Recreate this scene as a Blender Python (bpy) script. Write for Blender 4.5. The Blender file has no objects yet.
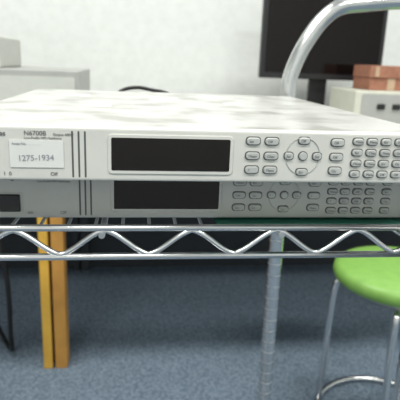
import bpy, bmesh, math, random
from mathutils import Vector, Matrix
random.seed(3)
sc=bpy.context.scene
sc.view_settings.view_transform='Standard'
FLOOR=-0.88
# ---------------- materials
def mat(name,col,rough=.5,metal=0.,noise=None,bump=0.,spec=.5,emit=None,coat=0.):
    m=bpy.data.materials.new(name); m.use_nodes=True; nt=m.node_tree; b=nt.nodes['Principled BSDF']
    b.inputs['Base Color'].default_value=(*col,1); b.inputs['Roughness'].default_value=rough
    b.inputs['Metallic'].default_value=metal; b.inputs['Specular IOR Level'].default_value=spec
    b.inputs['Coat Weight'].default_value=coat
    if emit: b.inputs['Emission Color'].default_value=(*emit[0],1); b.inputs['Emission Strength'].default_value=emit[1]
    tc=nt.nodes.new('ShaderNodeTexCoord'); n=nt.nodes.new('ShaderNodeTexNoise')
    s,c2,lo,hi=(noise if noise else (30,tuple(x*.93 for x in col),.35,.7))
    n.inputs['Scale'].default_value=s; n.inputs['Detail'].default_value=6
    nt.links.new(tc.outputs['Object'],n.inputs['Vector'])
    r=nt.nodes.new('ShaderNodeValToRGB'); r.color_ramp.elements[0].position=lo; r.color_ramp.elements[1].position=hi
    r.color_ramp.elements[0].color=(*col,1); r.color_ramp.elements[1].color=(*c2,1)
    nt.links.new(n.outputs['Fac'],r.inputs['Fac']); nt.links.new(r.outputs['Color'],b.inputs['Base Color'])
    if bump:
        bp=nt.nodes.new('ShaderNodeBump'); bp.inputs['Strength'].default_value=bump; bp.inputs['Distance'].default_value=.01
        nt.links.new(n.outputs['Fac'],bp.inputs['Height']); nt.links.new(bp.outputs['Normal'],b.inputs['Normal'])
    return m
M=dict(
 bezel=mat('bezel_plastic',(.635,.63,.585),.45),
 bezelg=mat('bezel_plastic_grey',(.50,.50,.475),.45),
 bezel2=mat('bezel_groove',(.30,.30,.29),.6),
 chassis=mat('chassis_steel',(.52,.52,.495),.28,0,(20,(.33,.325,.30),.46,.64)),
 screen=mat('display_glass',(.006,.004,.004),.08,spec=.3),
 btn=mat('button_grey',(.47,.48,.46),.5),
 btnring=mat('button_surround',(.10,.10,.10),.6),
 dark=mat('dark_print',(.17,.17,.17),.6),
 black=mat('black_plastic',(.012,.012,.013),.4),
 paper=mat('label_paper',(.74,.74,.71),.7),
 sticker=mat('small_sticker',(.80,.80,.78),.6),
 ink=mat('ink',(.30,.30,.34),.7),
 chrome=mat('chrome',(.74,.74,.74),.22,1.),
 chromed=mat('chrome_dull',(.62,.62,.62),.33,1.),
 green=mat('green_vinyl',(.22,.43,.09),.4,0,(40,(.19,.38,.075),.4,.7)),
 matg=mat('green_mat',(.02,.16,.11),.6),
 wall=mat('wall_paint',(.74,.76,.735),.8),
 ceil=mat('ceiling_paint',(.75,.75,.74),.9),
 carpet=mat('carpet',(.195,.245,.30),.95,0,(120,(.10,.138,.182),.38,.64),.5,.1),
 yellow=mat('wood_yellow',(.72,.42,.06),.5,0,(14,(.62,.34,.045),.4,.7)),
 orange=mat('wood_orange',(.56,.28,.06),.5,0,(14,(.46,.22,.045),.4,.7)),
 bench=mat('bench_laminate',(.50,.50,.48),.5),
 underbench=mat('underbench_dark',(.035,.04,.048),.7),  # near-black tone with the shade under the benches put into it
 grey=mat('grey_enclosure',(.38,.385,.365),.5),
 lgrey=mat('light_enclosure',(.54,.55,.51),.5),
 card=mat('cardboard_red',(.36,.16,.10),.8,0,(60,(.29,.125,.078),.40,.64)),
 card2=mat('cardboard_label',(.50,.36,.24),.8),
 beige=mat('beige_enclosure',(.60,.60,.51),.5),
 base=mat('baseboard_paint',(.12,.12,.13),.6),
)
# ---------------- helpers
def link(o,parent=None):
    bpy.context.collection.objects.link(o)
    if parent: o.parent=parent
    return o
def empty(name,loc=(0,0,0)):
    e=bpy.data.objects.new(name,None); e.location=loc; e.empty_display_size=.05; return link(e)
def fin(bm,name,m,parent,smooth=False):
    me=bpy.data.meshes.new(name); bm.normal_update(); bm.to_mesh(me); bm.free()
    for mm in (m if isinstance(m,list) else [m]): me.materials.append(mm)
    if smooth:
        for p in me.polygons: p.use_smooth=True
    return link(bpy.data.objects.new(name,me),parent)
def addbox(bm,a,b,bev=0,seg=2,mi=0):
    r=bmesh.ops.create_cube(bm,size=1); vs=r['verts']
    for v in vs:
        v.co=Vector([(a[i]+b[i])/2+v.co[i]*(b[i]-a[i]) for i in range(3)])
    fs=list({f for v in vs for f in v.link_faces})
    for f in fs: f.material_index=mi
    if bev:
        es=list({e for v in vs for e in v.link_edges})
        bmesh.ops.bevel(bm,geom=es,offset=bev,segments=seg,affect='EDGES',profile=.5)
def box(name,a,b,m,parent=None,bev=0,seg=2):
    bm=bmesh.new(); addbox(bm,a,b,bev,seg); return fin(bm,name,m,parent)
def plate(bm,cx,cz,w,h,r,y0,y1,n=5,mi=0,taper=0):
    """rounded-rectangle plate facing -y"""
    def ring(y,sh):
        out=[]
        W=w/2-sh;H=h/2-sh;R=max(r-sh,1e-5)
        for qx,qz,a0 in ((1,1,0),(-1,1,90),(-1,-1,180),(1,-1,270)):
            for i in range(n+1):
                a=math.radians(a0+90*i/n)
                out.append(bm.verts.new((cx+qx*(W-R)+R*math.cos(a),y,cz+qz*(H-R)+R*math.sin(a))))
        return out
    A=ring(y1,0);B=ring(y0+taper,0);C=ring(y0,taper)
    rs=[A,B,C] if taper else [A,C]
    for P,Q in zip(rs,rs[1:]):
        for i in range(len(P)):
            j=(i+1)%len(P); f=bm.faces.new((P[i],P[j],Q[j],Q[i])); f.material_index=mi
    f=bm.faces.new(C); f.material_index=mi
def tubebm(bm,pts,r,n=12,closed=False,mi=0):
    pts=[Vector(p) for p in pts]; N=len(pts); rings=[]; prev=None
    for i,p in enumerate(pts):
        if closed: t=(pts[(i+1)%N]-pts[i-1]).normalized()
        else: t=(pts[min(i+1,N-1)]-pts[max(i-1,0)]).normalized()
        if prev is None:
            u=t.orthogonal().normalized()
        else:
            u=(prev-t*prev.dot(t)).normalized()
        prev=u; w=t.cross(u)
        rings.append([bm.verts.new(p+(u*math.cos(2*math.pi*k/n)+w*math.sin(2*math.pi*k/n))*r) for k in range(n)])
    rng=range(N if closed else N-1)
    for i in rng:
        A=rings[i];B=rings[(i+1)%N]
        for k in range(n):
            f=bm.faces.new((A[k],A[(k+1)%n],B[(k+1)%n],B[k])); f.smooth=True; f.material_index=mi
    if not closed:
        bm.faces.new(rings[0][::-1]); bm.faces.new(rings[-1])
def tube(name,pts,r,m,parent,n=12,closed=False):
    bm=bmesh.new(); tubebm(bm,pts,r,n,closed); return fin(bm,name,m,parent)
def spline(P,k=8):
    P=[Vector(p) for p in P]; Q=[P[0]*2-P[1]]+P+[P[-1]*2-P[-2]]; out=[]
    for i in range(1,len(Q)-2):
        a,b,c,d=Q[i-1:i+3]
        for j in range(k):
            t=j/k; out.append(.5*((2*b)+(c-a)*t+(2*a-5*b+4*c-d)*t*t+(3*b-a-3*c+d)*t**3))
    out.append(P[-1]); return out
def lathe(name,prof,m,parent,n=48,loc=(0,0,0)):
    bm=bmesh.new(); rings=[]
    for r,z in prof:
        if r<1e-6: rings.append([bm.verts.new((loc[0],loc[1],loc[2]+z))])
        else: rings.append([bm.verts.new((loc[0]+r*math.cos(2*math.pi*k/n),loc[1]+r*math.sin(2*math.pi*k/n),loc[2]+z)) for k in range(n)])
    for A,B in zip(rings,rings[1:]):
        for k in range(n):
            if len(A)==1 and len(B)==1: continue
            if len(A)==1: f=bm.faces.new((A[0],B[k],B[(k+1)%n]))
            elif len(B)==1: f=bm.faces.new((A[k],A[(k+1)%n],B[0]))
            else: f=bm.faces.new((A[k],A[(k+1)%n],B[(k+1)%n],B[k]))
            f.smooth=True
    bmesh.ops.recalc_face_normals(bm,faces=bm.faces)
    return fin(bm,name,m,parent)
def text(name,s,x,z,size,m,parent,y=-.0004,rot=0,bold=0):
    c=bpy.data.curves.new(name,'FONT'); c.body=s; c.size=size; c.extrude=.0001; c.offset=bold; c.materials.append(m)
    o=bpy.data.objects.new(name,c); o.location=(x,y,z); o.rotation_euler=(math.pi/2,rot,0); return link(o,parent)

# ---------------- room
box('floor',(-2.6,-2.6,FLOOR-.05),(3.2,2.05,FLOOR),M['carpet'])
box('wall_back',(-2.6,2.05,FLOOR-.05),(3.2,2.15,1.9),M['wall'])
box('wall_left',(-2.7,-2.6,FLOOR-.05),(-2.6,2.15,1.9),M['wall'])
box('wall_right',(3.2,-2.6,FLOOR-.05),(3.3,2.15,1.9),M['wall'])
box('wall_front',(-2.7,-2.7,FLOOR-.05),(3.3,-2.6,1.9),M['wall'])
box('ceiling',(-2.7,-2.7,1.9),(3.3,2.15,2.0),M['ceil'])
box('baseboard_back',(-2.6,2.038,FLOOR),(3.2,2.05,FLOOR+.09),M['base'])

# ---------------- power supplies
def supply(loc,label):
    e=empty('rack_power_supply',loc)
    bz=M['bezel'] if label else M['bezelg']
    X0,X1=-.168,.277
    bm=bmesh.new()
    addbox(bm,(X0+.002,.012,.001),(X1-.002,.50,.0432),.0012,2)
    fin(bm,'chassis',M['chassis'],e)
    bm=bmesh.new()
    addbox(bm,(X0,0,.0003),(X1,.014,.0443),.0022,3)
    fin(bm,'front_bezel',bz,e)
    # seam along the top edge
    box('bezel_seam',(X0+.003,.0138,.0428),(X1-.003,.0152,.0436),M['bezel2'],e)
    bm=bmesh.new()
    for x in (-.0510,-.0460,-.0410):
        plate(bm,x,.0222,.0015,.038,.0007,-.0002,.001)
    fin(bm,'vent_slots',M['btnring'],e)
    bm=bmesh.new(); plate(bm,.029,.023,.1045,.0335,.004,-.0012,.001,taper=.0008)
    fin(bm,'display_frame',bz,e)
    bm=bmesh.new(); plate(bm,.029,.0232,.098,.0270,.0012,-.0015,0)
    fin(bm,'display_window',M['screen'],e)
    B=[]
    for x in (.0975,.1135):
        for z in (.0360,.0235,.0115): B.append((x,z,.0118,.0062))
    for x,z in ((.1415,.0370),(.1415,.0100)): B.append((x,z,.0098,.0056))
    for x,z in ((.1290,.0238),(.1540,.0238)): B.append((x,z,.0078,.0062))
    for z in (.0360,.0235,.0115): B.append((.1712,z,.0115,.0062))
    for x in (.1895,.2022,.2149,.2276,.2450):
        for z in (.0372,.0277,.0182,.0087): B.append((x,z,.0092,.0056))
    bm=bmesh.new(); bs=bmesh.new()
    for x,z,w,h in B:
        plate(bs,x,z,w+.0012,h+.0012,h*.48,-.0004,.001)
        plate(bm,x,z,w-.0004,h-.0004,h*.42,-.0024,.001,taper=.0006)
    fin(bs,'button_surrounds',M['btnring'],e); fin(bm,'buttons',M['btn'],e)
    # navigation ring
    bm=bmesh.new(); n=40
    ring=[(.1415+.0150*math.cos(2*math.pi*k/n),-.0004,.0238+.0158*math.sin(2*math.pi*k/n)) for k in range(n)]
    tubebm(bm,ring,.0004,6,True); fin(bm,'nav_ring',M['btn'],e)
    bm=bmesh.new(); plate(bm,.1415,.0238,.0085,.0085,.0042,-.0004,.001); fin(bm,'select_surround',M['btnring'],e)
    bm=bmesh.new(); plate(bm,.1415,.0238,.0068,.0068,.0033,-.0024,.001,taper=.0006); fin(bm,'select_button',M['btn'],e)
    # small legends on the buttons
    i=0
    for x,z,w,h in B:
        text('legend_%d'%i,random.choice(['Menu','Chan','Meter','Set','Err','7','On','Off']),x-w*.32,z-h*.18,.0030,M['dark'],e,y=-.0026); i+=1
    text('maker_text','Technologies',-.1335,.0365,.0058,M['dark'],e,bold=.0001)
    text('model_text','N6700B',-.0885,.0372,.0052,M['dark'],e)
    text('model_text_2','Low-Profile MPS Mainframe',-.0885,.0342,.0026,M['dark'],e)
    text('model_text_3','Output 400W',-.0660,.0372,.0028,M['dark'],e)
    text('switch_text','Off',-.0690,.0045,.0042,M['dark'],e)
    if label:
        box('paper_label',(-.1000,-.0009,.0112),(-.0580,0.0005,.0335),M['paper'],e)
        text('label_edge_line','Asset No.  . . . . . . .',-.0980,.0295,.0028,M['ink'],e,y=-.0012)
        text('label_handwriting','1275-1934',-.0940,.0165,.0066,M['ink'],e,y=-.0012,rot=-.03)
        text('switch_text_2','1  0',-.1060,.0045,.0042,M['dark'],e)
        bm=bmesh.new(); plate(bm,-.120,.018,.022,.024,.002,-.0006,.001); fin(bm,'power_switch_frame',M['btn'],e)
        bm=bmesh.new(); plate(bm,-.120,.018,.016,.018,.002,-.003,.001,taper=.0008); fin(bm,'power_switch',M['bezel'],e)
        bm=bmesh.new()
        for (x,y,w,d) in ((-.06,.20,.03,.02),(.02,.33,.04,.03),(.12,.28,.025,.018),(.10,.40,.035,.03),(-.10,.36,.03,.03)):
            addbox(bm,(x,y,.0430),(x+w,y+d,.0434))
        fin(bm,'top_stickers',M['sticker'],e)
    else:
        bm=bmesh.new(); plate(bm,-.1130,.0150,.022,.019,.001,-.0006,.001); fin(bm,'power_switch_frame',M['btn'],e)
        bm=bmesh.new(); plate(bm,-.1130,.0150,.018,.016,.001,-.003,.001,taper=.0008); fin(bm,'power_switch',M['black'],e)
        text('switch_text_2','on',-.098,.0045,.0045,M['dark'],e)
    bm=bmesh.new()
    for x in (X0+.03,X1-.03):
        for y in (.05,.45): addbox(bm,(x-.01,y-.01,-.0018),(x+.01,y+.01,.0015))
    fin(bm,'feet',M['black'],e)
    return e
supply((0,0,0),True)
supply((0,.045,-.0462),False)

# ---------------- wire rack trolley
RK=empty('wire_shelf_rack')
SX0,SX1,SY0,SY1=-.62,.288,.022,.553
ST=-.0482  # deck top
def shelf(zt,tag):
    bm=bmesh.new()
    rt=.0032
    za=zt+.0004; zb=za-.0272
    for y in (SY0,SY1):
        tubebm(bm,[(SX0,y,za),(SX1,y,za)],rt); tubebm(bm,[(SX0,y,zb),(SX1,y,zb)],rt)
    for x in (SX0,SX1):
        tubebm(bm,[(x,SY0,za),(x,SY1,za)],rt); tubebm(bm,[(x,SY0,zb),(x,SY1,zb)],rt)
    fin(bm,'rails_'+tag,M['chrome'],RK)
    bm=bmesh.new()
    def zig(f,L,ph):
        pts=[];n=int(L/.004)
        for i in range(n+1):
            s=L*i/n; q=((s-ph)/.079)%1; tri=abs(q*2-1)  # 1 at peak
            tri=.5-.5*math.cos(math.pi*tri)*.55-.5*.45*(1-2*tri)
            pts.append(f(s,zb+.002+(za-zb-.004)*tri))
        return pts
    tubebm(bm,zig(lambda s,z:(SX0+s,SY0,z),SX1-SX0,.1305-SX0),.0026,8)
    tubebm(bm,zig(lambda s,z:(SX0+s,SY1,z),SX1-SX0,.10),.0026,8)
    tubebm(bm,zig(lambda s,z:(SX0,SY0+s,z),SY1-SY0,0),.0026,8)
    tubebm(bm,zig(lambda s,z:(SX1,SY0+s,z),SY1-SY0,0),.0026,8)
    fin(bm,'truss_wires_'+tag,M['chrome'],RK)
    bm=bmesh.new()
    x=SX0+.02
    while x<SX1-.01:
        tubebm(bm,[(x,SY0+.001,zt-.0016),(x,SY1-.001,zt-.0016)],.0016,8); x+=.0245
    for xx in (SX0+.235,SX0+.37,-.03,.135):
        tubebm(bm,[(xx,SY0-.003,za-.0065),(xx,SY1,za-.0065)],.003,8)
    fin(bm,'deck_wires_'+tag,M['chromed'],RK)
shelf(ST,'upper'); shelf(-.76,'lower')
# posts
PR=.0145
def post(pts,tag):
    bm=bmesh.new(); tubebm(bm,pts,PR,24); fin(bm,'post_'+tag,M['chrome'],RK)
hp=[(.288,.04),(.289,.075),(.302,.115),(.322,.153),(.345,.184),(.374,.205),(.42,.213),(.47,.219)]
hoop=[(.288,SY1,FLOOR+.09),(.288,SY1,-.5),(.288,SY1,-.2),(.288,SY1,-.06)]+[(x,SY1,z) for x,z in hp]
hoop+=[(.515,SY1-.015,.221),(.535,SY1-.06,.222),(.54,.4,.222),(.54,.17,.222),(.535,.085,.222),(.515,SY0+.015,.221)]
hoop+=[(x,SY0,z) for x,z in hp[::-1]]+[(.288,SY0,-.06),(.288,SY0,-.2),(.288,SY0,-.5),(.288,SY0,FLOOR+.09)]
post(spline(hoop,6),'handle_hoop')
for y,t in ((SY0,'left_1'),(SY1,'left_2')): post([(SX0,y,FLOOR+.09),(SX0,y,.0)],t)
bm=bmesh.new()
for x,y in ((SX1,SY1),(SX1,SY0),(SX0,SY0),(SX0,SY1)):
    z=FLOOR+.12
    while z<-.09:
        tubebm(bm,[(x,y,z-.0006),(x,y,z+.0006)],PR+.00025,24); z+=.0255
fin(bm,'post_grooves',M['chromed'],RK)
bm=bmesh.new()
for x,y in ((SX1,SY1),(SX1,SY0),(SX0,SY0),(SX0,SY1)):
    for zt in (ST,-.76): tubebm(bm,[(x,y,zt-.034),(x,y,zt)],PR+.004,24)
fin(bm,'shelf_collars',M['chromed'],RK)
bm=bmesh.new()
for x,y in ((SX1,SY1),(SX1,SY0),(SX0,SY0),(SX0,SY1)):
    tubebm(bm,[(x-.012,y,FLOOR+.036),(x+.012,y,FLOOR+.036)],.036,24)
    addbox(bm,(x-.018,y-.02,FLOOR+.045),(x-.014,y+.02,FLOOR+.085)); addbox(bm,(x+.014,y-.02,FLOOR+.045),(x+.018,y+.02,FLOOR+.085))
    addbox(bm,(x-.018,y-.02,FLOOR+.082),(x+.018,y+.02,FLOOR+.092))
fin(bm,'casters',M['black'],RK)

# green mat under lower unit
bm=bmesh.new(); n=24; top=[]
for i in range(n+1):
    x=.075+.2*i/n; yf=.0265+.006*(1-min(1,i/6)); 
    top.append((bm.verts.new((x,yf,ST+.0004)),bm.verts.new((x,.25,ST+.0004)),bm.verts.new((x,yf,ST-.0001)),bm.verts.new((x,.25,ST-.0001))))
for a,b in zip(top,top[1:]):
    bm.faces.new((a[0],b[0],b[1],a[1])); bm.faces.new((a[2],b[2],b[0],a[0])); bm.faces.new((a[3],b[3],b[2],a[2]))
fin(bm,'anti_static_mat',M['matg'],None)

# cable looped over the rear shelf rail, behind the units
tube('power_cable',spline([(-.045,.572,-.10),(-.045,.575,.01),(-.030,.578,.038),(.0,.582,.046),(.03,.584,.042),(.06,.580,.036),(.08,.576,.016),(.085,.574,-.10)]),.0035,M['black'],None,8)

# ---------------- benches
def bench(name,x0,x1,m,legs):
    e=empty(name)
    box('top',(x0,1.05,-.16),(x1,1.98,-.13),M['bench'],e,.002)
    box('apron_front',(x0+.04,1.10,-.22),(x1-.04,1.12,-.16),M['underbench'],e)
    box('underbench_shade_panel',(x0+.002,1.93,FLOOR+.0),(x1-.002,1.96,-.16),M['underbench'],e)  # added dark sheet, stands in for the shade in front of the wall
    for i,(a,b) in enumerate(legs):
        box('leg_%d'%i,(a,1.085,FLOOR),(b,1.150,-.16),m,e,.002)
        box('leg_%d'%(i+10),(a,1.885,FLOOR),(b,1.925,-.16),M['underbench'],e,.002)
    return e
bench('workbench',-1.55,-.2575,M['yellow'],[(-.292,-.2640),(-1.54,-1.506)])
bench('workbench',-.2565,1.55,M['orange'],[(-.2550,-.2180),(1.50,1.534)])

# monitor
e=empty('computer_monitor')
bm=bmesh.new(); addbox(bm,(.513,1.75,.041),(1.045,1.785,.375),.004,3); fin(bm,'housing',M['black'],e)
bm=bmesh.new(); plate(bm,.779,.214,.494,.296,.001,1.7490,1.751); fin(bm,'screen',M['screen'],e)
bm=bmesh.new(); addbox(bm,(.74,1.785,-.10),(.82,1.80,.12),.003); fin(bm,'stand_neck',M['black'],e)
bm=bmesh.new(); addbox(bm,(.66,1.70,-.13),(.90,1.88,-.115),.005); addbox(bm,(.745,1.782,-.12),(.815,1.81,-.09),.004); fin(bm,'stand_base',M['black'],e)

# instruments at right
e=empty('bench_instrument')
bm=bmesh.new(); addbox(bm,(.80,1.42,-.13),(1.22,1.68,.015),.004,2); fin(bm,'enclosure',M['beige'],e)
bm=bmesh.new(); plate(bm,1.02,-.05,.39,.11,.006,1.417,1.421); fin(bm,'front_plate',M['grey'],e)
bm=bmesh.new()
for i in range(5): plate(bm,.90+.06*i,-.04,.03,.02,.004,1.412,1.418)
fin(bm,'sockets',M['black'],e)
e=empty('cardboard_box')
bm=bmesh.new(); addbox(bm,(.885,1.50,.0152),(1.085,1.66,.062),.002); fin(bm,'carton',M['card'],e)
bm=bmesh.new(); addbox(bm,(.880,1.494,.0625),(1.07,1.655,.108),.002); fin(bm,'carton_upper',M['card'],e)
bm=bmesh.new(); addbox(bm,(.955,1.4985,.0165),(.985,1.499,.061)); addbox(bm,(1.0,1.4925,.072),(1.045,1.493,.098)); addbox(bm,(.90,1.4925,.066),(.915,1.493,.104)); fin(bm,'carton_labels',M['card2'],e)

# instruments at left
e=empty('power_meter')
bm=bmesh.new(); addbox(bm,(-.75,1.25,-.13),(-.175,1.62,.055),.004); fin(bm,'enclosure',M['grey'],e)
bm=bmesh.new(); plate(bm,-.46,-.04,.54,.15,.006,1.247,1.251); fin(bm,'front_plate',M['lgrey'],e)
bm=bmesh.new(); plate(bm,-.58,-.03,.2,.09,.004,1.244,1.248); fin(bm,'display',M['screen'],e)
e=empty('oscilloscope')
bm=bmesh.new(); addbox(bm,(-.76,1.28,.0552),(-.415,1.58,.15),.006); fin(bm,'enclosure',M['lgrey'],e)
bm=bmesh.new(); plate(bm,-.64,.103,.16,.075,.004,1.277,1.281); fin(bm,'display',M['screen'],e)
bm=bmesh.new()
for i in range(3):
    for j in range(2): plate(bm,-.52+.03*i,.085+.035*j,.016,.016,.0078,1.270,1.281)
fin(bm,'knobs',M['black'],e)

# hanging cable near left
tube('network_cable',spline([(-.42,1.14,-.17),(-.415,1.12,-.4),(-.40,1.13,-.6),(-.405,1.15,-.78),(-.42,1.2,FLOOR+.008),(-.5,1.35,FLOOR+.007),(-.6,1.6,FLOOR+.007)]),.008,M['black'],None,10)

# ---------------- stool
e=empty('stool'); cx,cy=.700,.765
lathe('seat',[(0,-.452),(.155,-.452),(.172,-.444),(.178,-.430),(.176,-.415),(.162,-.405),(.12,-.401),(0,-.400)],M['green'],e,64,(cx,cy,0))
lathe('seat_underframe',[(0,-.464),(.140,-.464),(.140,-.452),(0,-.452)],M['chromed'],e,48,(cx,cy,0))
ring=[(cx+.01+.19*math.cos(2*math.pi*k/64),cy+.19*math.sin(2*math.pi*k/64),FLOOR+.010) for k in range(64)]
tube('base_ring',ring,.009,M['chrome'],e,12,True)
bm=bmesh.new()
for a in (152,240,330,62):
    c,s=math.cos(math.radians(a)),math.sin(math.radians(a))
    tubebm(bm,spline([(cx+.10*c,cy+.10*s,-.470),(cx+.15*c,cy+.15*s,-.472),(cx+.166*c,cy+.166*s,-.49),(cx+.172*c,cy+.172*s,-.6),(cx+.01+.188*c,cy+.188*s,FLOOR+.012)]),.009,12)
fin(bm,'legs',M['chrome'],e)

# ---------------- lights
def lamp(name,x,y,sx,sy,power):
    e=empty(name)
    box('frame',(x-sx/2-.03,y-sy/2-.03,1.875),(x+sx/2+.03,y+sy/2+.03,1.8995),M['ceil'],e)
    l=bpy.data.lights.new(name+'_light','AREA'); l.shape='RECTANGLE'; l.size=sx; l.size_y=sy; l.energy=power; l.color=(1,1,.965)
    o=bpy.data.objects.new('tube_light',l); o.location=(x,y,1.87); link(o,e)
lamp('ceiling_lamp',-.8,.7,1.2,.3,36); lamp('ceiling_lamp',1.3,.7,1.2,.3,36)
lamp('ceiling_lamp',-.8,-1.2,1.2,.3,42); lamp('ceiling_lamp',1.3,-1.2,1.2,.3,42)
w=bpy.data.worlds.new('World'); sc.world=w; w.use_nodes=True
w.node_tree.nodes['Background'].inputs[0].default_value=(.8,.85,.9,1); w.node_tree.nodes['Background'].inputs[1].default_value=.5

# ---------------- camera
yaw,pit,rol=.12865,.26407,.03857
F=Vector((math.sin(yaw)*math.cos(pit),math.cos(yaw)*math.cos(pit),-math.sin(pit)))
R=Vector((math.cos(yaw),-math.sin(yaw),0)); U=R.cross(F)
R2=R*math.cos(rol)+U*math.sin(rol); U2=-R*math.sin(rol)+U*math.cos(rol)
c=bpy.data.cameras.new('camera'); c.sensor_width=36; c.lens=36*513.8/400; c.clip_start=.02
c.dof.use_dof=True; c.dof.focus_distance=.44; c.dof.aperture_fstop=14
o=bpy.data.objects.new('camera',c); link(o)
m=Matrix((R2,U2,-F)).transposed().to_4x4(); m.translation=Vector((0,-.42053,.09902)); o.matrix_world=m
sc.camera=o
